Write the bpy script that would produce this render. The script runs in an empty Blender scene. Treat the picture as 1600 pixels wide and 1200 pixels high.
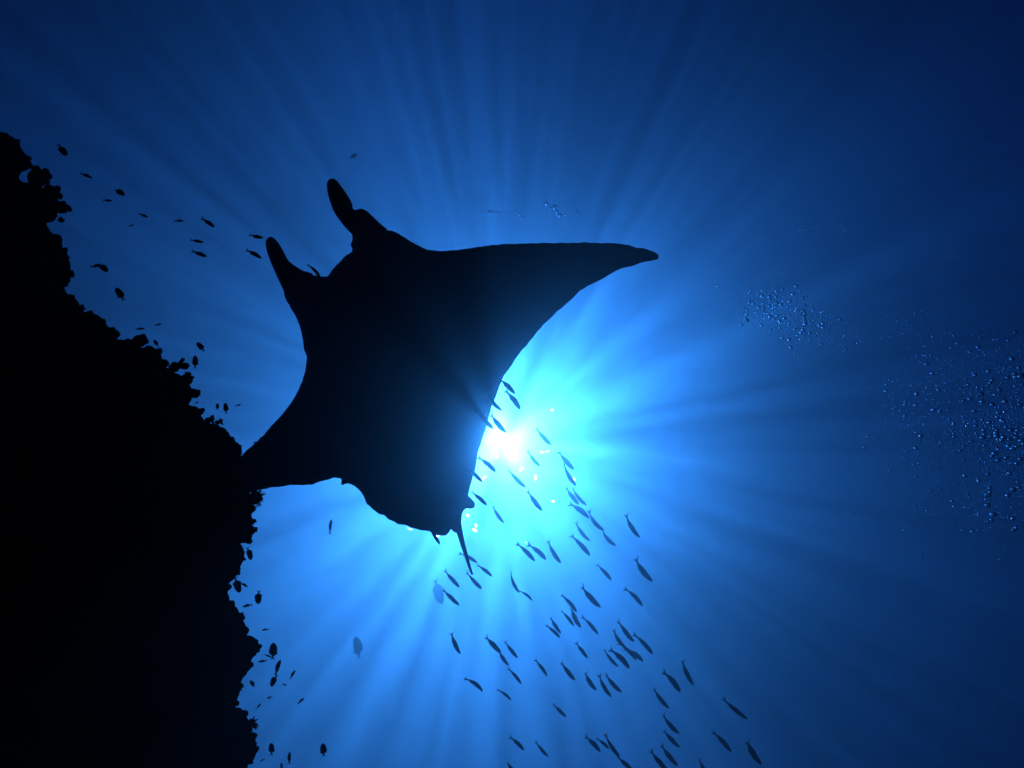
import bpy, bmesh, math, random
import numpy as np
from mathutils import Vector, Matrix, noise
from mathutils.geometry import delaunay_2d_cdt

sc = bpy.context.scene
COL = sc.collection
rnd = random.Random(7)

# ------------------------------------------------------------------ camera
F = 1386.0                       # focal length in photo pixels (1600 wide)
DEPTH = 55.0                     # the diver holds the camera 55 m under the surface (z = 0)
ZENITH = (640, 880)              # where straight up lies in the frame
SUN_PX = (785, 690)

def cdir(px, py):
    return Vector(((px - 800) / F, -(py - 600) / F, -1.0))

Zc = cdir(*ZENITH).normalized()
Xc = (Vector((1, 0, 0)) - Zc * Zc.x).normalized()
Yc = Zc.cross(Xc)
R = Matrix((Xc, Yc, Zc))         # camera axes -> world
CAM = Vector((0, 0, -DEPTH))

def at(px, py, d):
    return CAM + R @ (cdir(px, py) * d)

cam = bpy.data.cameras.new('camera')
cam_o = bpy.data.objects.new('camera', cam)
COL.objects.link(cam_o)
sc.camera = cam_o
cam.sensor_width = 36
cam.lens = 36 * F / 1600
cam.clip_start = 0.05
cam.clip_end = 3000
cam_o.matrix_world = Matrix.Translation(CAM) @ R.to_4x4()

# ------------------------------------------------------------------ daylight
SUN_DIR = (R @ cdir(*SUN_PX)).normalized()
world = bpy.data.worlds.new('World')
sc.world = world
world.use_nodes = True
wn = world.node_tree
sky = wn.nodes.new('ShaderNodeTexSky')
sky.sky_type = 'NISHITA'
sky.sun_disc = False
sky.air_density = 0.3            # very clear air
sky.dust_density = 0.2
sky.sun_elevation = math.asin(SUN_DIR.z)
sky.sun_rotation = math.atan2(SUN_DIR.x, SUN_DIR.y)
wn.links.new(sky.outputs[0], wn.nodes['Background'].inputs[0])
wn.nodes['Background'].inputs[1].default_value = 0.05

sun = bpy.data.lights.new('sun', 'SUN')
sun_o = bpy.data.objects.new('sun', sun)
COL.objects.link(sun_o)
sun.energy = 5.0
sun.angle = math.radians(0.5)
sun.color = (1.0, 0.96, 0.9)
sun_o.rotation_euler = SUN_DIR.to_track_quat('Z', 'Y').to_euler()

sc.view_settings.view_transform = 'Standard'
sc.view_settings.look = 'None'
sc.view_settings.gamma = 1
sc.view_settings.use_curve_mapping = False
sc.view_settings.exposure = 1.55

cy = sc.cycles
cy.max_bounces = 6
cy.diffuse_bounces = 1
cy.glossy_bounces = 2
cy.transmission_bounces = 4
cy.volume_bounces = 0
cy.transparent_max_bounces = 24
cy.sample_clamp_indirect = 400
cy.caustics_reflective = False
cy.caustics_refractive = False

# ------------------------------------------------------------------ helpers
def tag(o, label=None, cat=None, group=None, kind=None):
    if label: o['label'] = label
    if cat: o['category'] = cat
    if group: o['group'] = group
    if kind: o['kind'] = kind
    return o

def link(name, me, parent=None, mat=None):
    o = bpy.data.objects.new(name, me)
    COL.objects.link(o)
    if parent: o.parent = parent
    if mat and me is not None and not me.materials: me.materials.append(mat)
    return o

def mesh(name, v, f, smooth=True):
    me = bpy.data.meshes.new(name)
    me.from_pydata([tuple(p) for p in v], [], f)
    if smooth: me.polygons.foreach_set('use_smooth', [True] * len(me.polygons))
    me.update()
    return me

def new_mat(name):
    m = bpy.data.materials.new(name)
    m.use_nodes = True
    n = m.node_tree
    n.nodes.clear()
    return m, n, n.nodes.new('ShaderNodeOutputMaterial')

def skin(name, c0, c1, scale, rough=0.6, bump=0.3, trans=0.0):
    """dull two-tone surface broken up by noise"""
    m, n, out = new_mat(name)
    L = n.links.new
    b = n.nodes.new('ShaderNodeBsdfPrincipled')
    b.inputs['Roughness'].default_value = rough
    tc = n.nodes.new('ShaderNodeTexCoord')
    nz = n.nodes.new('ShaderNodeTexNoise')
    nz.inputs['Scale'].default_value = scale
    nz.inputs['Detail'].default_value = 5
    cr = n.nodes.new('ShaderNodeValToRGB')
    cr.color_ramp.elements[0].position = 0.38
    cr.color_ramp.elements[1].position = 0.66
    cr.color_ramp.elements[0].color = (*c0, 1)
    cr.color_ramp.elements[1].color = (*c1, 1)
    bp = n.nodes.new('ShaderNodeBump')
    bp.inputs['Strength'].default_value = bump
    bp.inputs['Distance'].default_value = 0.02
    L(tc.outputs['Object'], nz.inputs['Vector'])
    L(nz.outputs['Fac'], cr.inputs['Fac'])
    L(cr.outputs['Color'], b.inputs['Base Color'])
    L(nz.outputs['Fac'], bp.inputs['Height'])
    L(bp.outputs['Normal'], b.inputs['Normal'])
    if trans:
        t = n.nodes.new('ShaderNodeBsdfTranslucent')
        L(cr.outputs['Color'], t.inputs['Color'])
        mx = n.nodes.new('ShaderNodeMixShader')
        mx.inputs[0].default_value = trans
        L(b.outputs[0], mx.inputs[1]); L(t.outputs[0], mx.inputs[2]); L(mx.outputs[0], out.inputs[0])
    else:
        L(b.outputs[0], out.inputs[0])
    return m

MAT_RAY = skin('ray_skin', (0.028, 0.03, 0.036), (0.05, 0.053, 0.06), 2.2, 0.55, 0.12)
MAT_SLIT = skin('gill_skin', (0.01, 0.01, 0.012), (0.02, 0.02, 0.024), 9, 0.7, 0.1)
MAT_FISH = skin('fish_scales', (0.03, 0.045, 0.06), (0.07, 0.09, 0.11), 14, 0.4, 0.1)
MAT_FIN = skin('fish_fin', (0.32, 0.35, 0.36), (0.5, 0.52, 0.52), 30, 0.5, 0.1, trans=0.6)
MAT_DAMSEL = skin('dark_fish_scales', (0.02, 0.022, 0.028), (0.045, 0.05, 0.06), 18, 0.5, 0.1)
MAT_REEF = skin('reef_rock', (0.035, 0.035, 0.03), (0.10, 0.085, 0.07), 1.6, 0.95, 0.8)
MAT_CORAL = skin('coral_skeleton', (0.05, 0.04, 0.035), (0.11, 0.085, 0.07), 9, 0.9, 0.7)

# ------------------------------------------------------------------ the sea: surface sheet and the water body
SWELL_AT = CAM + SUN_DIR * (DEPTH / SUN_DIR.z)
def wave(x, y):
    p = Vector((x, y, 0.0))
    swell = -3.4 * math.sin(0.045 * ((x - SWELL_AT.x) * 0.707 - (y - SWELL_AT.y) * 0.707))      # long swell, added to tilt the surface and shift the sun glints
    return (swell + 0.62 * noise.noise(p * 0.163 + Vector((3.1, 0.4, 0)))
            + 0.36 * noise.noise(p * 0.37 + Vector((7, 3, 1)))
            + 0.24 * noise.noise(p * 0.82 + Vector((1, 9, 4)))
            + 0.10 * noise.noise(p * 1.75 + Vector((5, 2, 8))))

ts = np.linspace(-1, 1, 441)
xs = [46 * t + 260 * t ** 5 for t in ts]
nx = len(xs)
wv = [(x, y, wave(x, y)) for y in xs for x in xs]
wf = [(j * nx + i, j * nx + i + 1, (j + 1) * nx + i + 1, (j + 1) * nx + i) for j in range(nx - 1) for i in range(nx - 1)]
m, n, out = new_mat('sea_surface_light_pattern')
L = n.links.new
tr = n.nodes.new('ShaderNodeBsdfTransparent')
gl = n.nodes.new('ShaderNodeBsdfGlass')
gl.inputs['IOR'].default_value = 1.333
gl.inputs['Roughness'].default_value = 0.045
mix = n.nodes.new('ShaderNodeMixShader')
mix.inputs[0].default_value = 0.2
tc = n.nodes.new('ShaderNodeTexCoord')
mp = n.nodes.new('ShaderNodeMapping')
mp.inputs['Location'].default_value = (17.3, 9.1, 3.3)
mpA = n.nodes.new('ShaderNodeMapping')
mpA.inputs['Location'].default_value = (-35.64, 180.08, -10.94)      # broad bright and dim light put into the transparency, placed for brightness
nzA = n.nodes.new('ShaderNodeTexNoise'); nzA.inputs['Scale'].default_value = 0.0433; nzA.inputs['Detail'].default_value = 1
nzB = n.nodes.new('ShaderNodeTexNoise'); nzB.inputs['Scale'].default_value = 1.15; nzB.inputs['Detail'].default_value = 1.6  # fine light pattern painted into the sheet's transparency, cuts the sun into shafts
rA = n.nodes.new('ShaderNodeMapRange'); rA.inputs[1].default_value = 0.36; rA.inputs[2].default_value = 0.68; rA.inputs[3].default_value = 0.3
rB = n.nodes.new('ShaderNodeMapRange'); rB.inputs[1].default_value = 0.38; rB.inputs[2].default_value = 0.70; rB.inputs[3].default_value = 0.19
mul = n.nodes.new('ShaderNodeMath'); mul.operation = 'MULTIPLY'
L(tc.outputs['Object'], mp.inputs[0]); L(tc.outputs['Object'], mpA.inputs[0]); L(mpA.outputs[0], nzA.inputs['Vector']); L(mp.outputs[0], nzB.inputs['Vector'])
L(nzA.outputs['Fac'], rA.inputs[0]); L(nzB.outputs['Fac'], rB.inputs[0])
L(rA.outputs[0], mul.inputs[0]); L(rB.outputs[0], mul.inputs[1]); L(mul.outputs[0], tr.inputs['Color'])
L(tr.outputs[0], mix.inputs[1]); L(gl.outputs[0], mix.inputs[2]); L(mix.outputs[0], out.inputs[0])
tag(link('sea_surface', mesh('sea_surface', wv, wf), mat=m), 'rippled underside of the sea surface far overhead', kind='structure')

m, n, out = new_mat('sea_water')
L = n.links.new
def scatter(col, den, g):
    s = n.nodes.new('ShaderNodeVolumeScatter')
    s.inputs['Color'].default_value = (*col, 1); s.inputs['Density'].default_value = den; s.inputs['Anisotropy'].default_value = g
    return s
def absorb(r, g, b):
    s = n.nodes.new('ShaderNodeVolumeAbsorption')
    s.inputs['Color'].default_value = (1 - r, 1 - g, 1 - b, 1); s.inputs['Density'].default_value = 1.0
    return s
def add(a, b):
    s = n.nodes.new('ShaderNodeAddShader'); L(a.outputs[0], s.inputs[0]); L(b.outputs[0], s.inputs[1]); return s
vol = add(add(scatter((0, 0, 1), 0.0405, 0.838), scatter((0, 1, 0), 0.0785, 0.904)),
          add(scatter((1, 0, 0), 0.026, 0.968), absorb(0.075, 0.0018, 0.0008)))
L(vol.outputs[0], out.inputs['Volume'])
bm = bmesh.new(); bmesh.ops.create_cube(bm, size=1.0)
me = bpy.data.meshes.new('haze'); bm.to_mesh(me); bm.free()
haze = link('haze', me, mat=m)
HAZE_LOW, HAZE_TOP = -DEPTH - 13.0, -5.0
haze.scale = (420, 420, HAZE_TOP - HAZE_LOW); haze.location = (0, 0, (HAZE_TOP + HAZE_LOW) / 2)
tag(haze, 'blue sea water that hazes everything far away', 'water', kind='stuff')

# ------------------------------------------------------------------ manta ray
def spline(pts, step=4.0, closed=True):
    P = [np.array(p, float) for p in pts]; n_ = len(P); o = []
    rng = range(n_) if closed else range(n_ - 1)
    for i in rng:
        if closed: a, b, c, d = P[i - 1], P[i], P[(i + 1) % n_], P[(i + 2) % n_]
        else: a, b, c, d = P[max(i - 1, 0)], P[i], P[i + 1], P[min(i + 2, n_ - 1)]
        L_ = np.linalg.norm(c - b); k = max(1, int(round(L_ / step)))
        # centripetal-ish: limit tangents on short segments
        ta = (c - a) / max(np.linalg.norm(c - a), 1e-6) * L_
        tb = (d - b) / max(np.linalg.norm(d - b), 1e-6) * L_
        for j in range(k):
            t = j / k
            h00 = 2*t**3 - 3*t**2 + 1; h10 = t**3 - 2*t**2 + t; h01 = -2*t**3 + 3*t**2; h11 = t**3 - t**2
            o.append(h00 * b + h10 * ta * .8 + h01 * c + h11 * tb * .8)
    if not closed: o.append(P[-1])
    return o

BODY = [(550,391.7),(551,370),(560,352),(580,345),(605.3,359.4),(612.4,359.9),(626.5,367.6),(643.5,377.5),(657.7,386),(671.9,390.5),(686,392.2),(703,391.4),(720,389.7),
 (728.3,388.7),(776.7,382.1),(829.9,380),(880,379.4),(912,379.2),(958,380.2),(982.2,382.6),(991.8,386.3),(1006.3,388),(1020.8,393.5),(1029.3,399.6),(1028.1,404.4),(1018.4,407.3),(1001.5,410.4),
 (984.6,416.5),(970,419.6),(953.1,428.6),(933.8,439.4),(914.5,448.6),(904.8,455.9),(892.7,468.4),(880.6,478.1),(868.5,489),(849.2,507.1),(832.3,527.7),(812.9,550.6),(800.9,567.5),(788.8,585.7),
 (780.3,603.8),(774.3,620.7),(767.5,638.9),(762.5,657.5),(752.5,690),(746,710),(742.5,732.5),(738.8,745),(735,760),(732,775),(735,779),(729,792),(722.5,798.8),(720.8,805),(717.5,808),(716,818),(711.7,832.8),
 (708.3,830.8),(704.5,826.7),(702.5,831.7),(696.7,836.2),(688.3,836.7),(678.3,835),(671.7,830),(667.5,829.2),(656.7,828),(640,824.2),(637.5,822.5),(620,817.5),(606,810),(600,804.5),(593.8,803.8),
 (582.5,796.3),(573.8,788),(570,780),(565,770),(555,760),(545,755.8),(532.5,757),(534,748.5),(527.5,747),(517.3,747.8),(501,751.8),(487,757.4),(468.3,758.3),(452,758.3),(438,760.2),(421.7,762.5),(407.7,765.3),
 (385,771),(352,783),(325,794),(305,797),(312,786),(335,762),(360,731),(379.7,709.3),(393.7,696.5),(410,681.3),(428.7,660.3),(442.7,645.2),(456.7,626.5),(467.2,606.7),(475.3,585.7),(477.8,573),(479.2,557.4),
 (474.9,544.7),(473.5,533.4),(470.1,516.4),(463.6,497.9),(453.7,480.9),(444,461),(446,446),(465,432),(489,429.4),(501.8,431.6),(512.3,431.4),(518.8,421.4),(527.4,412.9),(538.7,401.6)]
HORN_A = [(556,395),(548,383),(550.6,374.7),(550,366.7),(544.4,360.5),(534.4,349.2),(521.7,330.8),(513.2,306.7),(510.4,289.7),(513,281.5),(518.3,278.9),(524.5,280.6),(534.4,292.5),(545.8,309.5),(550,318),(552,327),
 (555.7,328.2),(564.2,325.7),(572.7,329.3),(582.6,338.4),(595.4,350.6),(605.3,359.4),(604,378),(580,400)]
HORN_B = [(480,450),(489,429.4),(473.5,422.9),(459.3,414.4),(450.8,407.3),(443.8,394.5),(436.7,381.8),(429.6,373.3),(423.9,369.9),(418.3,371.8),(414.9,378.9),(416.8,391.7),(422.5,408.7),(432.4,431.4),(442.9,454),(450,472),(470,478)]
LOBE = [(722,770),(732,775),(737.5,780),(742,786),(741,793),(735,795),(728,794.5),(722,799),(712,795),(712,780)]

RAY_D = 3.6
def ray_depth(px, py):
    u = (px - 600) * 0.907 - (py - 600) * 0.42
    return RAY_D - 0.3 * (u / 474) ** 2 if u > 0 else RAY_D + 0.8 * (u / 330) ** 2

A0, A1 = np.array((520., 425.)), np.array((705., 815.))
def axis_dist(p):
    t = np.clip(np.dot(p - A0, A1 - A0) / np.dot(A1 - A0, A1 - A0), 0, 1)
    return np.linalg.norm(p - (A0 + t * (A1 - A0)))

def slab(name, outline, origin, thick, parent=None, mat=MAT_RAY, step=4.0, cell=13.0, ragged=0.0, dshift=0.0, base=ray_depth):
    """closed, rounded body over an outline; thick(p, edge distance) is its half thickness in metres"""
    o2 = spline(outline, step)
    if ragged:
        o2 = [p + ragged * np.array((noise.noise(Vector((p[0] * .11, p[1] * .11, 3))), noise.noise(Vector((p[0] * .11, p[1] * .11, 8))))) for p in o2]
    P = np.array(o2)
    lo, hi = P.min(0), P.max(0)
    Q = np.roll(P, -1, 0)
    def edged(p):
        d = Q - P
        t = np.clip(((p - P) * d).sum(1) / np.maximum((d * d).sum(1), 1e-9), 0, 1)
        return np.sqrt((((P + d * t[:, None]) - p) ** 2).sum(1)).min()
    def inside(p):
        x, y = p
        c = ((P[:, 1] > y) != (Q[:, 1] > y))
        with np.errstate(divide='ignore', invalid='ignore'):
            xi = (Q[:, 0] - P[:, 0]) * (y - P[:, 1]) / (Q[:, 1] - P[:, 1]) + P[:, 0]
        return (np.sum(c & (x < xi)) % 2) == 1
    pts = [tuple(p) for p in P]
    no = len(pts)
    y = lo[1]; row = 0
    while y < hi[1]:
        x = lo[0] + (cell / 2 if row % 2 else 0)
        while x < hi[0]:
            q = np.array((x, y))
            if inside(q) and edged(q) > cell * 0.35: pts.append((x, y))
            x += cell
        y += cell * 0.87; row += 1
    # a ring just inside the edge gives the rim its roundness
    r = delaunay_2d_cdt([Vector(p) for p in pts], [(i, (i + 1) % no) for i in range(no)], [], 1, 1e-4)
    v2, faces = r[0], r[2]
    v2 = [np.array((v.x, v.y)) for v in v2]
    orig = [any(k < no for k in ids) for ids in r[3]]
    verts, low, up = [], [], []
    for p, ed in zip(v2, orig):
        d = base(*p) + dshift
        if ed:
            verts.append(at(p[0], p[1], d) - origin); low.append(len(verts) - 1); up.append(len(verts) - 1)
        else:
            th = thick(p, edged(p))
            verts.append(at(p[0], p[1], d - th) - origin); low.append(len(verts) - 1)
            verts.append(at(p[0], p[1], d + th * 1.15) - origin); up.append(len(verts) - 1)
    fs = []
    for f in faces:
        fs.append(tuple(low[i] for i in f)); 
        if any(low[i] != up[i] for i in f): fs.append(tuple(up[i] for i in reversed(f)))
    me = mesh(name, verts, fs)
    return link(name, me, parent, mat)

RAY_O = at(600, 610, RAY_D)
body_th = lambda p, e: (0.01 + 0.20 * math.exp(-(axis_dist(p) / 115) ** 2) + 0.032) * math.sqrt(min(1, e / 75))
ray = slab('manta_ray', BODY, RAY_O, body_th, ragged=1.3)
ray.location = RAY_O
tag(ray, 'huge dark manta ray gliding overhead with its wings spread against the sun', 'manta ray')
for k in range(5):
    for sgn in (-1, 1):
        cx_, cy0 = 548 + 13 * k, 482 + 22 * k
        cx_, cy0 = cx_ + sgn * (34 - 3 * k) * 0.9, cy0 - sgn * (34 - 3 * k) * 0.42
        ell = [(cx_ + 15 * math.cos(a) * 0.9 + 2.2 * math.sin(a) * 0.42, cy0 - 15 * math.cos(a) * 0.42 + 2.2 * math.sin(a) * 0.9) for a in [2 * math.pi * q / 14 for q in range(14)]]
        slab('gill_slit', ell, RAY_O, lambda p, e: 0.008, ray, MAT_SLIT, step=4, cell=3, base=lambda x, y: ray_depth(x, y) - body_th(np.array((x, y)), 80) - 0.004)
horn_th = lambda p, e: 0.045 * math.sqrt(min(1, e / 20))
slab('cephalic_fin', HORN_A, RAY_O, horn_th, ray, cell=7, step=3)
slab('cephalic_fin', HORN_B, RAY_O, horn_th, ray, cell=7, step=3)
slab('pelvic_fin', LOBE, RAY_O, lambda p, e: 0.03 * math.sqrt(min(1, e / 8)), ray, cell=5, step=2.5)

def tube(pts, radii, seg=10, cap=True):
    v, f = [], []
    prev = None
    for i, p in enumerate(pts):
        d = (pts[min(i + 1, len(pts) - 1)] - pts[max(i - 1, 0)]).normalized()
        a = d.orthogonal().normalized() if prev is None else (prev - d * prev.dot(d)).normalized()
        prev = a; b = d.cross(a)
        for k in range(seg):
            w = 2 * math.pi * k / seg
            v.append(p + (a * math.cos(w) + b * math.sin(w)) * radii[i])
    for i in range(len(pts) - 1):
        for k in range(seg):
            f.append((i * seg + k, i * seg + (k + 1) % seg, (i + 1) * seg + (k + 1) % seg, (i + 1) * seg + k))
    if cap:
        f.append(tuple(reversed(range(seg)))); e = (len(pts) - 1) * seg; f.append(tuple(range(e, e + seg)))
    return v, f

tl = [(710,800,13),(714.5,818,6.5),(719,835,4.6),(723,850,3.8),(729.5,872,2.9),(734,887,2.2),(737.8,897.5,1.6)]
tp = [at(x, y, RAY_D) - RAY_O for x, y, r in tl]
tv, tf = tube(tp, [r / F * RAY_D for x, y, r in tl], 12)
link('tail', mesh('tail', tv, tf), ray, MAT_RAY)

# ------------------------------------------------------------------ reef wall
EDGE = [(-420,60),(-250,120),(-90,180),(0,206.7),(11,208.7),(22.7,216.6),(31,229),(42.5,243.5),(51,257),(49,264),(34,269),(30,277),(39,285),(56,289),(70,294.5),(84,302),(91,314),(90,332),(85,344),(73,350),(82,364),(95,369.6),(97.8,388),(106,402),(110.5,416),(110,433),(107,446),(100,449),
 (106,460),(116,464),(124.7,477),(133,487),(153,492.5),(164,504),(171.5,514),(178,526),(188.5,533.6),(198,532.7),(209.7,536),(216,550),(226.7,546),(240,545),(248,552),(256,565),(260.7,573.8),(268,578),(280,587),(292,592),(298,606),(300,622),(296,633),(308,636),
 (314,650),(320,659),(333,662),(344,665),(353,672),(355.6,683.8),(368.4,690),(376,699),(378,711),(380,729),(380,747),(386,762),(394,775),(397,792),(394,806),(395,823),(396,833),(392,843),(387,848),(376,848.5),(381,858.7),(381,870),(377,882),(370.6,898),(366,905.6),(357.5,911),(356.7,930),(359.4,941),
 (368.7,946.9),(374.4,960),(382,971),(384.5,990),(393,994),(402,1001),(404,1014),(398.7,1025.6),(390.5,1035),(391,1044),(385.6,1050),(378,1065),(376,1080),(371.7,1091),(368.7,1104),(379,1108),(385.6,1119),(389,1135),(395,1146),(400.5,1162.5),(398.7,1181),(389,1192.5),(386,1202),(380,1240),(394,1300),(372,1400),(380,1600)]

def edge_depth(y):
    return 2.4 - 0.12 * math.sin((y - 300) / 260.0) + 0.0002 * (600 - y)

crest = spline(EDGE, 3.0, closed=False)
# arc-length resample a little and roughen
def jag(p, s, k): return np.array((noise.noise(Vector((p[0] * s, p[1] * s, k))), noise.noise(Vector((p[0] * s, p[1] * s, k + 4)))))
crest = [p + 2.2 * jag(p, .12, 1.0) + 1.6 * jag(p, .31, 9.0) for p in crest]
prof = []                                   # (drop, outward to the left) down the face
for i in range(46):
    t = i / 45
    prof.append((10.5 * t ** 1.7, 3.4 * t ** 1.15))
back = [(-0.02, 0.10), (-0.05, 0.25), (-0.10, 0.6), (-0.2, 1.2), (-0.5, 2.5), (-0.8, 5.0), (-1.2, 9.0), (-11, 9.5)]
LEFT = R @ Vector((-1, 0, 0))
LEFT = Vector((LEFT.x, LEFT.y, 0)).normalized()
rows = [('b', a, b) for a, b in reversed(back)] + [('f', a, b) for a, b in prof]
rv = []
for c_ in crest:
    P = at(c_[0], c_[1], edge_depth(c_[1]))
    for kind, dz, lx in rows:
        if kind == 'b':
            q = P + LEFT * lx + Vector((0, 0, dz))
            q.z += 0.06 * noise.noise(q * 2.3) * min(1, lx)
        else:
            q = P + LEFT * lx + Vector((0, 0, -dz))
            k = min(1.0, (dz + lx) / 0.5)
            amp = (0.30 * noise.noise(q * 1.1) + 0.17 * noise.noise(q * 2.7) + 0.08 * noise.noise(q * 6.1) + 0.035 * noise.noise(q * 14.0) - 0.16) * k
            q = q - LEFT * amp * (1 if amp < 0 else 0.45) + Vector((0, 0, 0.05 * noise.noise(q * 5.0) * k))
        rv.append(q)
nr = len(rows)
rf = [(i * nr + j, i * nr + j + 1, (i + 1) * nr + j + 1, (i + 1) * nr + j) for i in range(len(crest) - 1) for j in range(nr - 1)]
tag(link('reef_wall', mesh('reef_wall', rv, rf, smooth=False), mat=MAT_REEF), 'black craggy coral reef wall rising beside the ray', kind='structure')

# corals growing on the crest of the wall
def ico_lobe(v, f, c, r, seed, sq=1.0, axis=None):
    bm = bmesh.new(); bmesh.ops.create_icosphere(bm, subdivisions=2, radius=1.0)
    b0 = len(v)
    for q in bm.verts:
        p = q.co.copy()
        k = 1 + 0.22 * noise.noise(p * 1.7 + Vector((seed, 0, 0))) + 0.12 * noise.noise(p * 4.1 + Vector((0, seed, 0)))
        p = p * k * r
        if axis is not None: p += axis * (p.dot(axis)) * (sq - 1)
        v.append(c + p)
    f += [tuple(x.index + b0 for x in g.verts) for g in bm.faces]
    bm.free()

def knob_coral(r, up, seed, lobes=9):
    q = random.Random(seed); v, f = [], []
    ico_lobe(v, f, -up * r * .30, r * .82, seed)
    for i in range(lobes):
        d = Vector((q.gauss(0, 1), q.gauss(0, 1), q.gauss(0, 1))).normalized()
        d = (d + up * 0.5).normalized()
        ico_lobe(v, f, d * r * q.uniform(.38, .68), r * q.uniform(.26, .42), seed + i * 3.7, q.uniform(1.0, 1.3), d)
    return v, f

def finger_coral(r, up, seed, k=26, thin=0.075, spread=1.0, base=0.35):
    q = random.Random(seed); v, f = [], []
    ico_lobe(v, f, Vector((0, 0, 0)), r * base, seed)
    for i in range(k):
        d = (Vector((q.gauss(0, 1), q.gauss(0, 1), q.gauss(0, 1))).normalized() * spread + up * 0.6).normalized()
        s = d.orthogonal().normalized() * q.uniform(-.12, .12)
        L_ = r * q.uniform(.75, 1.05)
        pts = [d * r * .1, d * L_ * .5 + s * r, d * L_ * .8 + s * r * .6, d * L_ * 1.0 + s * r * .2]
        a, b = tube(pts, [r * thin * 1.2, r * thin, r * thin * .8, r * thin * .35], 6)
        o_ = len(v); v += a; f += [tuple(x + o_ for x in g) for g in b]
    return v, f

def prong_coral(r, up, seed, k=6):
    q = random.Random(seed); v, f = [], []
    ico_lobe(v, f, -up * r * .3, r * .55, seed)
    for i in range(k):
        d = (Vector((q.gauss(0, 1), q.gauss(0, 1), q.gauss(0, 1))).normalized() * .9 + up).normalized()
        L_ = r * q.uniform(.7, 1.1); w = r * q.uniform(.14, .22)
        pts = [d * 0, d * L_ * .5, d * L_ * .85, d * L_ * 1.02]
        a, b = tube(pts, [w * 1.2, w, w * 1.05, w * .5], 7)
        o_ = len(v); v += a; f += [tuple(x + o_ for x in g) for g in b]
        ico_lobe(v, f, d * L_ * .92, w * 1.15, seed + i)
    return v, f

CORALS = [
 (65,278,18,'k','topmost knobbly coral on the reef edge beside a small gap of light'),
 (84,301,15,'k','knobbly coral just below the topmost one on the reef edge'),
 (101,323,12,'k','rounded coral knob sticking out farthest below the topmost corals'),
 (97,343,5,'k','tiny coral bud hanging under the rounded knob near the reef top'),
 (104,404,8,'k','smooth low coral lump on the steep bulge under the top corals'),
 (113,466,7,'k','low coral lump on the reef edge beneath the steep bulge'),
 (151,496,6,'k','small flat coral lump above the lone upright coral stub'),
 (181,522,10,'k','lone upright coral stub at the start of the knobbly crest'),
 (221,532,12,'k','upright coral head with a bright notch beneath it'),
 (244,552,11,'k','broad rounded coral head next to the notch'),
 (257,567,9,'k','small coral head below the broad rounded one'),
 (277,572,15,'p','pronged coral with stubby fingers halfway along the knobbly crest'),
 (296,592,12,'k','round coral head just below the pronged stubby coral'),
 (305,613,10,'k','blunt coral finger jutting out level over a dark slot'),
 (311,644,10,'k','coral head directly under the dark slot'),
 (327,656,9,'p','small spiky coral sprig above the ray wing'),
 (342,659,7,'p','tiny forked coral sprig on the slope toward the ray wing'),
 (354,680,7,'k','small coral lump two steps above the hidden wing'),
 (370,697,9,'k','coral lump right where the ray wing passes behind the reef'),
 (399,778,17,'f','bushy feathery coral with many fine fingers under the ray wing'),
 (397,829,7,'k','small pointed coral nub below the feathery coral'),
 (377,872,8,'k','low coral bump beside the upper reef hollow'),
 (394,1004,12,'k','big rounded coral bulge beneath the reef hollow'),
 (381,1050,7,'k','small coral bump between the rounded bulge and the spiky coral'),
 (391,1131,15,'s','spiky coral tuft on the lowest part of the reef'),
 (394,1164,9,'k','lowest coral lump on the reef under the spiky tuft'),
]
LUMPS = [(27,222,7),(44,247,7),(90,371,6),(100,392,7),(109,427,8),(128,481,6),(141,490,6),(161,502,6),(172,515,6),(202,533,6),(234,545,7),(362,686,6),(379,722,7),(384,757,7),(396,795,6),(396,815,6),
 (390,845,6),(371,893,7),(358,918,6),(363,943,6),(378,963,7),(385,984,7),(403,1011,8),(392,1038,6),(376,1073,6),(370,1099,6),(384,1114,6),(397,1150,7),(400,1172,7),(391,1189,6)]
ORD_TXT = ['first','second','third','fourth','fifth','sixth','seventh','eighth','ninth','tenth','eleventh','twelfth','thirteenth','fourteenth','fifteenth','sixteenth','seventeenth','eighteenth','nineteenth','twentieth',
 'twenty-first','twenty-second','twenty-third','twenty-fourth','twenty-fifth','twenty-sixth','twenty-seventh','twenty-eighth','twenty-ninth','thirtieth']
CORALS += [(x, y, r, 'k', f'small plain coral lump on the reef edge, {ORD_TXT[k]} plain lump from the top') for k, (x, y, r) in enumerate(LUMPS)]
for i, (x, y, r, kind, lab) in enumerate(CORALS):
    d = edge_depth(y)
    c_ = at(x - (r * .12 if kind == 'k' else 0), y, d + 0.02); rr = r / F * d
    up = (R @ Vector((0.8, 0.35 if y < 800 else -0.1, -0.3))).normalized()
    if kind == 'k': v, f = knob_coral(rr, up, i * 11 + 3)
    elif kind == 'p': v, f = prong_coral(rr, up, i * 11 + 3, 7)
    elif kind == 's': v, f = finger_coral(rr, up, i * 11 + 3, 18, .10, .8, .5)
    else: v, f = finger_coral(rr, up, i * 11 + 3, 60, .05, 1.0, .62)
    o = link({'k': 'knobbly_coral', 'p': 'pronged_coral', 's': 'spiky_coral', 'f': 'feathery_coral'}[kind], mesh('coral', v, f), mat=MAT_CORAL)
    o.location = c_
    tag(o, lab, 'coral', 'corals along the reef edge')

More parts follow.
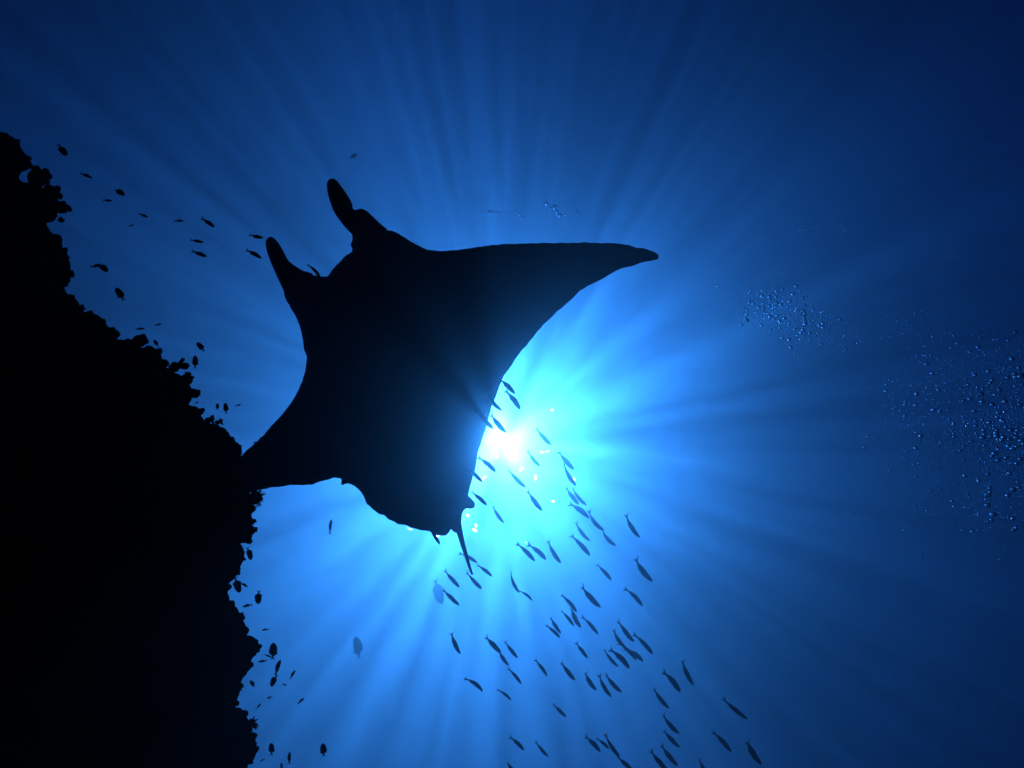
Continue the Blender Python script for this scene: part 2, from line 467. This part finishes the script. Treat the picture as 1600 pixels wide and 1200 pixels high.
# ------------------------------------------------------------------ fish
def body_profile(deep):
    if deep:   # damselfish-like: (x, half height, half width), x from snout +.5 to tail root
        return [(.5,.0,.0),(.485,.045,.03),(.45,.1,.055),(.38,.165,.08),(.28,.215,.095),(.15,.24,.10),(0,.235,.092),(-.12,.195,.075),(-.22,.13,.05),(-.29,.075,.03),(-.33,.055,.018),(-.36,.05,.012)]
    return [(.5,.0,.0),(.488,.022,.018),(.46,.045,.036),(.4,.075,.056),(.3,.102,.072),(.18,.116,.079),(.05,.112,.075),(-.08,.095,.062),(-.2,.068,.043),(-.29,.043,.026),(-.34,.036,.02),(-.37,.034,.014)]

def fish_mesh(name, deep, bend):
    """chord runs along x, back is +z, the body swings sideways in y"""
    yc = lambda x: bend * (1 - (2 * x) ** 2) * (1.0 if x > -0.2 else 1.15)
    v, f = [], []
    pr = body_profile(deep); S = 12
    for x, h, w in pr:
        for k in range(S):
            a = 2 * math.pi * k / S
            v.append((x, yc(x) + w * math.cos(a), h * math.sin(a) * (1.0 if math.sin(a) > 0 else .95)))
    for i in range(len(pr) - 1):
        for k in range(S):
            f.append((i * S + k, (i + 1) * S + k, (i + 1) * S + (k + 1) % S, i * S + (k + 1) % S))
    f.append(tuple(range((len(pr) - 1) * S, len(pr) * S)))
    def fin(poly, th=.006):
        b0 = len(v); n_ = len(poly)
        for s in (1, -1):
            for x, z in poly: v.append((x, yc(x) + s * th, z))
        f.append(tuple(b0 + i for i in range(n_))); f.append(tuple(b0 + n_ + i for i in reversed(range(n_))))
        for i in range(n_): f.append((b0 + i, b0 + n_ + i, b0 + n_ + (i + 1) % n_, b0 + (i + 1) % n_))
    if deep:
        fin([(.22,.2),(.05,.265),(-.1,.27),(-.25,.17),(-.2,.1),(0,.2)])
        fin([(.02,-.2),(-.1,-.26),(-.2,-.22),(-.26,-.1),(-.1,-.15)])
    else:
        fin([(.2,.1),(.1,.145),(-.05,.125),(-.24,.065),(-.2,.05),(0,.09)])
        fin([(.0,-.09),(-.08,-.125),(-.24,-.06),(-.2,-.05)])
    return mesh(name, v, f)

def tail_mesh(name, deep, bend):
    yc = lambda x: bend * (1 - (2 * max(x, -.5)) ** 2) * 1.15
    s = .16 if deep else .135
    poly = [(-.355,.036),(-.41,s*.55),(-.5,s),(-.515,s*.9),(-.455,s*.25),(-.44,0),(-.455,-s*.25),(-.515,-s*.9),(-.5,-s),(-.41,-s*.55),(-.355,-.036)]
    v, f = [], []; n_ = len(poly)
    for sg in (1, -1):
        for x, z in poly: v.append((x, yc(x) + sg * .004, z))
    half = [0,1,2,3,4,5]; other = [5,6,7,8,9,10]
    for g in (half, other, [0,5,10]):
        f.append(tuple(g)); f.append(tuple(n_ + i for i in reversed(g)))
    for i in range(n_): f.append((i, n_ + i, n_ + (i + 1) % n_, (i + 1) % n_))
    return mesh(name, v, f, smooth=False)

BENDS = [-.16, -.10, -.05, .05, .10, .16]
SLIM = [(fish_mesh('slim_fish', False, b), tail_mesh('tail_fin', False, b)) for b in BENDS]
DEEP = [(fish_mesh('deep_fish', True, b), tail_mesh('tail_fin', True, b)) for b in BENDS]
VARIANTS = {}
def variant(me, mat):
    k = (me.name, mat.name)
    if k not in VARIANTS:
        c_ = me.copy(); c_.materials.clear(); c_.materials.append(mat); VARIANTS[k] = c_
    return VARIANTS[k]

def add_fish(name, tail, head, d, label, group, deep=False, mat=MAT_FISH, tmat=MAT_FIN, bend=None, roll=None, cat='fish', tilt=0.0, wide=1.0):
    if d < 5.8: d *= 0.55
    A, B = at(tail[0], tail[1], d + tilt), at(head[0], head[1], d - tilt)
    ax = (B - A); Ln = ax.length; ax = ax / Ln
    mid = (A + B) / 2
    view = (CAM - mid).normalized()
    side = ax.cross(view).normalized()
    nrm = Vector((head[1] - tail[1], -(head[0] - tail[0])))           # picture normal of the chord, towards up-right
    if R.transposed().to_3x3() @ side != None:
        sc_ = R.transposed() @ side
        if sc_.y < 0: side = -side
    if roll is None: roll = rnd.uniform(25, 55)
    ra = math.radians(roll)
    dorsal = (side * math.cos(ra) - view * math.sin(ra))
    dorsal = (dorsal - ax * dorsal.dot(ax)).normalized()
    lat = dorsal.cross(ax).normalized()
    if bend is None:
        ang = abs(math.degrees(math.atan2(head[1] - tail[1], head[0] - tail[0])))
        bend = (ang if ang < 90 else 180 - ang) - 46
        bend = max(-.16, min(.16, -bend / 95 + rnd.uniform(-.09, .09)))
    # positive bend = middle of the body swings to the picture's upper side
    ls = R.transposed() @ lat
    if ls.y < 0: bend = -bend
    i = min(range(len(BENDS)), key=lambda k: abs(BENDS[k] - bend))
    bm_, tm_ = (DEEP if deep else SLIM)[i]
    o = link(name, variant(bm_, mat)); t = link('tail_fin', variant(tm_, tmat), o)
    M = Matrix((ax, lat, dorsal)).transposed().to_4x4()
    o.matrix_world = Matrix.Translation(mid) @ M @ Matrix.Diagonal((Ln, Ln * wide, Ln * wide, 1))
    tag(o, label, cat, group)
    return o

ORD = ['first', 'second', 'third', 'fourth', 'fifth', 'sixth', 'seventh', 'eighth', 'ninth', 'tenth', 'eleventh', 'twelfth']
SCHOOL = 'slim fish of the school under the sun'
# each row: (where it swims, sort key, fish as tail and head in photo pixels)
BANDS = [
 ('along the trailing edge of the ray', 'y', [(780,591.7,804,614.7),(789.7,610,812.7,639),(762.8,612.5,783.6,640.5),(746,644,770,669),(768,647.5,790,675),(746.6,715,774,737),(733,730.6,754,752.5),(736.8,769,760,789)]),
 ('in the white glare of the sun', 'y', [(838,669,861,695),(825,704,843.7,728),(794.5,734,820.8,761),(824.7,766.7,846.6,797),(771,791,787,816.4)]),
 ('in the file beside the sun sparkle', 'y', [(873,705.5,896,733),(881.6,723,899.5,758),(885,762,904,787.5),(896,762,916,788.6),(890,787.5,920,809),(921,797,943,828),(942,826,962,852)]),
 ('in the row beside the ray tail root', 'x', [(807.5,849.5,835,876),(824.5,851,852.5,874),(857,845,876,879),(892.5,837.5,921,867.5),(901,816,921.5,844.5)]),
 ('gathered round the thin tail of the ray', 'y', [(717.5,865,745,879),(746,883,768,900),(695,891,717.5,917),(730,894,752,919),(692.5,921,717,945)]),
 ('of two touching nose to tail below the glare', 'y', [(799.5,894,811.5,925.5),(811,924,831,938)]),
 ('spaced along the open outer side of school', 'y', [(979,804,999,839),(932.5,882.5,954.5,906),(994.5,872.5,1019,907.5),(910,916,937.5,948),(975.5,920,1003,946)]),
 ('in the loose bunch amid the school', 'x', [(877.5,930,900.5,955.5),(894,950,907.5,980),(877.5,955,896.5,978),(861,965,876,989),(853,977.5,874.5,996),(909.5,964,934,990.5)]),
 ('in the tight overlapping knot of the school', 'y', [(966,970,990,1002),(960,984,977,1010.5),(990,991,1019,1021),(966,1006,994,1031),(975,1014,1004,1033),(945,1015,965.5,1041),(952.5,1015,982.5,1043.5)]),
 ('in the scattered band far below the ray tail', 'y', [(706,989,719,1021),(759.5,995,782,1019),(781,1017.5,794.5,1039),(789.5,1002.5,808.5,1027.5),(794,1045,814,1068),(725.5,1061,753.6,1080),(777,1078,798,1094)]),
 ('in the sloping row under the loose bunch', 'x', [(900.5,1004,918,1028),(836,1031,854.5,1056),(877.5,1035,898,1062),(916,1051,931.5,1078),(937,1054.5,955,1088),(947.6,1054,971,1081),(864.6,1100,884.5,1119.6)]),
 ('on the dim side below the tight knot', 'y', [(1036,1049.5,1062.4,1080),(1067.5,1032.5,1083.6,1070),(1022.5,1076,1045,1106),(1037,1117,1061,1145.6),(1038,1141.5,1062,1167),(1042,1146,1059,1166)]),
 ('among the three stragglers in dark water', 'y', [(1130.5,1091.6,1167,1122.7),(1113.7,1144,1142,1174),(1169,1159,1189,1193.5)]),
 ('of the trio at the bright bottom end', 'x', [(797,1151.7,818.4,1171.6),(837,1159,856,1181.7),(793,1191,806,1209)]),
 ('in the bottom cluster of crossing fish', 'x', [(914.6,1150.7,937.5,1173.6),(932.4,1154,951.7,1170),(946.6,1147,968,1182),(965,1182,991,1206)]),
 ('of the bottom trio next to dark water', 'x', [(1034,1164,1058.7,1195.6),(1017.5,1173,1045,1206),(1093.4,1186,1110,1214)]),
]
for where, key, lst in BANDS:
    lst = sorted(lst, key=lambda q: (q[1] + q[3]) if key == 'y' else (q[0] + q[2]))
    for i, (x0, y0, x1, y1) in enumerate(lst):
        ln = math.hypot(x1 - x0, y1 - y0)
        k = 1.06
        cx, cy_ = (x0 + x1) / 2, (y0 + y1) / 2
        q = [(cx + (x0 - cx) * k, cy_ + (y0 - cy_) * k), (cx + (x1 - cx) * k, cy_ + (y1 - cy_) * k)]
        near = where.startswith('along the trailing edge')
        d = (max(4.6, min(5.5, F * 0.16 / ln)) + rnd.uniform(-.15, .15)) if near else (6.6 if where.startswith('in the white glare') else 8.4) * max(.85, min(1.25, 42 / ln)) + rnd.uniform(-.5, .6)
        frm = 'from the top' if key == 'y' else 'from the reef side'
        add_fish('fusilier_fish', q[0], q[1], d, f'slim fish, {ORD[i]} {frm}, {where}', SCHOOL, tilt=rnd.uniform(-.02, .03) * (1 if near else 2), wide=rnd.uniform(.78, .96))
add_fish('fusilier_fish', (669.5,826), (687,850.5), 5.5, 'slim dark fish poking out under the rear edge of the ray', SCHOOL, bend=.03)
add_fish('fusilier_fish', (479.5,413.5), (500,434), 5.7, 'slim dark fish swimming into the open mouth of the ray', SCHOOL, bend=.08)
add_fish('fusilier_fish', (515.6,835), (518,811.5), 8.5, 'lone slim fish pointing straight up below the hidden wing', SCHOOL, bend=.03)

UP = 'small reef fish streaming up from the reef top'
UPPER = [((125.5,271),(144,278),'small slim curved fish, highest slim one beside the reef top'),
 ((160,312.4),(175,313.5),'small slim fish swimming level under the round one near the reef top'),
 ((216.8,333.5),(231,339.3),'small slim fish alone midway between reef top and ray'),
 ((200.6,354),(209.7,350.8),'faint tiny fish below the lone midway slim fish'),
 ((272,345.5),(287,345),'small level fish just before the longest slim fish'),
 ((314.5,340.5),(335.5,354.5),'longest slim fish slanting down above the stacked pair'),
 ((297.5,374.5),(317.4,378.6),'upper slim fish of the stacked pair off the ray head'),
 ((299.5,392),(323,400.8),'lower slim fish of the stacked pair off the ray head'),
 ((389,366.5),(411.5,371.5),'curved slim fish at the tip of the ray head fin'),
 ((384.3,390.5),(408.5,403.3),'slim fish just under the tip of the ray head fin'),
 ((212,514.2),(226,513.6),'very thin small fish hovering over the upright coral'),
 ((241,508.9),(252.5,506),'small fish right beside the thin one over the coral')]
for a, b, lab in UPPER:
    add_fish('reef_fish', a, b, 4.6 if a[0] < 260 else 5.4, lab, UP, mat=MAT_DAMSEL, tmat=MAT_DAMSEL, wide=1.05, roll=rnd.uniform(10, 40), bend=-.12 if 'curved slim' in lab else rnd.uniform(-.05, .06))
ROUND = 'dark round-bodied fish hovering off the reef'
DEEPF = [((91,225),(104.5,243.5),'topmost dark round fish, high above the reef'),
 ((179.5,295.8),(194.5,305),'dark round fish near the level slim fish by reef top'),
 ((154,412.5),(168.8,424.5),'dark round fish with a slim fish crossing its tail'),
 ((194,469),(181.5,449.5),'dark round fish alone between the reef bulge and the crest'),
 ((246.8,541.5),(240.2,531),'small oval fish almost touching the coral crest'),
 ((319.2,549.2),(307.5,535.2),'upper oval fish of the pair over the coral crest'),
 ((304.4,575.5),(304.8,555.5),'lower oval fish of the pair, standing upright over the crest'),
 ((339.6,641),(340.2,630),'small round fish in the row of three above the wing'),
 ((353.2,646.5),(351.6,629.5),'larger round fish in the row of three above the wing'),
 ((397,690),(406,710),'dim dark fish passing in front of the hidden wing'),
 ((386,855),(392.2,875),'oval fish close to the reef hollow, uppermost there'),
 ((367.5,902),(374.8,926),'oval fish pressed against the reef hollow'),
 ((404.3,922.5),(403.4,944),'oval fish pointing straight down outside the reef hollow'),
 ((425.6,1030.5),(427.8,1004.5),'biggest upright oval fish off the lower reef'),
 ((433,1054.5),(423.5,1072.5),'oval fish below the biggest one off the lower reef'),
 ((397.8,1073.5),(390.6,1063.5),'small oval fish hugging the lower reef'),
 ((424,1180.5),(424.2,1161),'oval fish standing upright near the lowest reef edge'),
 ((505.8,1182),(504.3,1161.5),'dark round fish alone in open water at the bottom')]
for a, b, lab in DEEPF:
    add_fish('damselfish', a, b, 4.5 if a[0] < 330 else 4.9, lab, ROUND, deep=True, mat=MAT_DAMSEL, tmat=MAT_DAMSEL, roll=rnd.uniform(5, 35), bend=rnd.uniform(-.06, .06))
LOW = 'small slim fish off the lower reef'
LOWF = [((141,417.5),(160,414.5),'slim fish crossing the tail of a dark round fish'),
 ((367,634.8),(376.5,632.3),'tiny slanting fish, outermost of the row above the wing'),
 ((304,631.5),(310.5,627.5),'tiny fish tucked into the dark slot of the crest'),
 ((375,910),(387.2,916.8),'thin fish slanting away from the reef hollow'),
 ((394.5,944.6),(379.5,948.2),'thin level fish just under the reef hollow'),
 ((420.5,983),(409.5,984.9),'tiny level fish above the biggest upright oval fish'),
 ((413.2,1022.2),(424.5,1026.3),'tiny fish behind the tail of the biggest oval fish'),
 ((417,1031.8),(403.7,1033.7),'thin level fish just below the biggest oval fish'),
 ((430.6,1055.5),(438.3,1031),'long thin fish rising between two oval fish'),
 ((453.6,1061),(461.4,1047.5),'small thin fish rising, outermost off the lower reef'),
 ((440.3,1068.5),(448,1071),'tiny curved fish right of the lower oval fish'),
 ((426,1088.3),(417.3,1091.2),'tiny faint fish below the hugging oval fish'),
 ((465.2,1100),(475.4,1090.8),'small curved fish alone below the rising thin fish'),
 ((400.4,1107.5),(407.2,1099.5),'tiny fish rising just above the spiky coral'),
 ((452,1193.5),(452.8,1175),'thin upright fish at the bottom outside the oval one'),
 ((413.9,1185.8),(406.8,1189.7),'tiny fish beside the lowest coral lump'),
 ((440,1205),(440,1192),'thin fish cut off by the bottom edge below the oval fish')]
for a, b, lab in LOWF:
    add_fish('reef_fish', a, b, 4.9, lab, LOW, mat=MAT_DAMSEL, tmat=MAT_DAMSEL, wide=1.2, roll=rnd.uniform(10, 45), bend=rnd.uniform(-.08, .08))
FAR = 'pale faded fish close to the surface'
add_fish('surface_fish', (680.5,905), (690.5,944), 31, 'pale faded broad fish behind the school near the ray tail', FAR, deep=True, mat=MAT_FISH, tmat=MAT_FISH, roll=40, bend=-.06)
add_fish('surface_fish', (561,1029), (555.5,995), 25, 'faded oval fish alone in open blue water far below the wing', FAR, deep=True, mat=MAT_FISH, tmat=MAT_FISH, roll=35, bend=.05)
add_fish('surface_fish', (546,248), (558,241), 25, 'barely visible faint fish above the taller head fin of the ray', FAR, deep=True, mat=MAT_FISH, tmat=MAT_FISH, roll=35, bend=.05)

# ------------------------------------------------------------------ air bubbles
MAT_BUB, n, out = new_mat('air_bubble')
L = n.links.new
t_ = n.nodes.new('ShaderNodeBsdfTransparent'); g_ = n.nodes.new('ShaderNodeBsdfGlass')
g_.inputs['IOR'].default_value = 0.75
nz = n.nodes.new('ShaderNodeTexNoise'); nz.inputs['Scale'].default_value = 40
mr = n.nodes.new('ShaderNodeMapRange'); mr.inputs[3].default_value = 0.04; mr.inputs[4].default_value = 0.11
b_ = n.nodes.new('ShaderNodeMixShader'); b_.inputs[0].default_value = 0.85
L(nz.outputs['Fac'], mr.inputs[0]); L(mr.outputs[0], g_.inputs['Roughness'])
L(t_.outputs[0], b_.inputs[1]); L(g_.outputs[0], b_.inputs[2]); L(b_.outputs[0], out.inputs[0])

def ico(sub):
    bm = bmesh.new(); bmesh.ops.create_icosphere(bm, subdivisions=sub, radius=1.0)
    v = np.array([q.co[:] for q in bm.verts]); f = np.array([[x.index for x in g.verts] for g in bm.faces]); bm.free()
    return v, f
def bubble_slots(me):
    me.materials.append(MAT_BUB)
IV, IF = ico(2)
bub_me = mesh('bubble', [Vector(p) for p in ico(2)[0]], [tuple(map(int, t)) for t in ico(2)[1]]); bubble_slots(bub_me)

def add_bubble(px, py, d, rpx, label, group):
    o = link('air_bubble', bub_me)
    o.location = at(px, py, d)
    r = rpx / F * d
    o.scale = (r * 1.35, r, r * .85)
    tag(o, label, 'bubble', group)

def bubble_mass(name, pts, label):
    v = []; f = []
    for k, (px, py, d, rpx) in enumerate(pts):
        c_ = np.array(at(px, py, d)); r = rpx / F * d
        v.append(IV * np.array((1.3, 1, .85)) * r + c_); f.append(IF + len(IV) * k)
    v = np.concatenate(v); f = np.concatenate(f)
    me = mesh(name, v, [tuple(map(int, t)) for t in f]); bubble_slots(me)
    o = link(name, me)
    tag(o, label, 'bubbles', kind='stuff')

g = random.Random(21)
# near plume, thickest towards the frame edge
def plume():
    while True:
        x = 1610 - abs(g.gauss(0, 105)); y = g.gauss(690, 105)
        if g.random() < .28: x = g.uniform(1380, 1600); y = g.gauss(640, 55)
        if x > 1290 and 515 < y < 900 and (y < 830 or g.random() < .35): return x, y
for i in range(190):
    x, y = plume(); d = g.uniform(3.4, 5.2)
    add_bubble(x, y, d, g.choice([1.1, 1.3, 1.5, 1.5, 1.8, 2.2]) * (1.8 if x > 1530 else 1.4), 'small bright air bubble in the wide bubble plume over dark water', 'air bubbles of the wide plume')
bubble_mass('bubble_plume', [(*plume(), g.uniform(3.8, 7.0), g.uniform(.7, 1.3)) for _ in range(1500)], 'wide haze of tiny air bubbles rising through the dark water')
def puff():
    a = g.gauss(0, 1); b = g.gauss(0, 1)
    return 1248 + 38 * a, 498 + 20 * a * .6 + 18 * b
for i in range(85):
    x, y = puff() if i < 70 else (g.uniform(1150, 1215), g.uniform(458, 505))
    add_bubble(x, y, 6.5 + g.uniform(-.4, .4), g.choice([1.5, 1.8, 2.1, 2.5]), 'small bright air bubble in the compact bubble puff beyond the wing tip', 'air bubbles of the compact puff')
bubble_mass('bubble_puff', [(*puff(), 6.5 + g.uniform(-.5, .5), g.uniform(.6, 1.4)) for _ in range(300)], 'compact puff of fine air bubbles beyond the ray wing tip')
def wisp():
    x0, y0 = g.choice([(1318, 356), (1302, 425), (1442, 492), (1492, 402), (1345, 528), (1395, 522), (1265, 352), (1412, 500), (1445, 560)])
    return x0 + g.gauss(0, 9), y0 + g.gauss(0, 5)
bubble_mass('bubble_wisp', [(*wisp(), 8.0 + g.uniform(-.6, .6), g.uniform(.7, 1.5)) for _ in range(110)], 'faint thin wisps of fine bubbles scattered between puff and plume')
SPOTS = [(766.4,331,1.9),(775,332.5,1.6),(802.5,332,1.2),(806,331,1.4),(811,335,1.5),(808.5,336.5,1),(815,342,1.3),(819,339,1),(852.7,318.3,1.8),(860.5,325,1.2),(865.6,322,1.6),(869,323,1.5),(866,325,1.6),(870,330.8,1.4),(870,335.5,1.1),(874,336.5,1.8),(876.5,336,1.4),(883,335.5,1.1),(901,329,1.1),(902.5,333,1.5),(909,339,1.1),(719,381.5,1),(734,374,.9),(1121,446.5,1.6),(1126,447,1)]
CLUSTERS = [(760, 790, 325, 345, 'in the lone pair above the ray wing'), (800, 822, 325, 345, 'in the small sloping cluster above the ray wing'),
            (850, 890, 315, 345, 'in the steep bright cluster above the ray wing'), (895, 915, 325, 345, 'in the trio nearest the wing tip'),
            (710, 740, 370, 390, 'in the faint pair touching the ray shoulder'), (1110, 1130, 440, 450, 'in the pair before the bubble puff')]
for x, y, r in SPOTS:
    c_ = next(c for c in CLUSTERS if c[0] <= x <= c[1] and c[2] <= y <= c[3])
    k = sorted(q for q in SPOTS if c_[0] <= q[0] <= c_[1] and c_[2] <= q[1] <= c_[3]).index((x, y, r))
    add_bubble(x, y, 12.0, r * 1.5, f'bright bubble, {ORD[k]} from the reef side, {c_[4]}', 'bubbles near the surface above the ray')
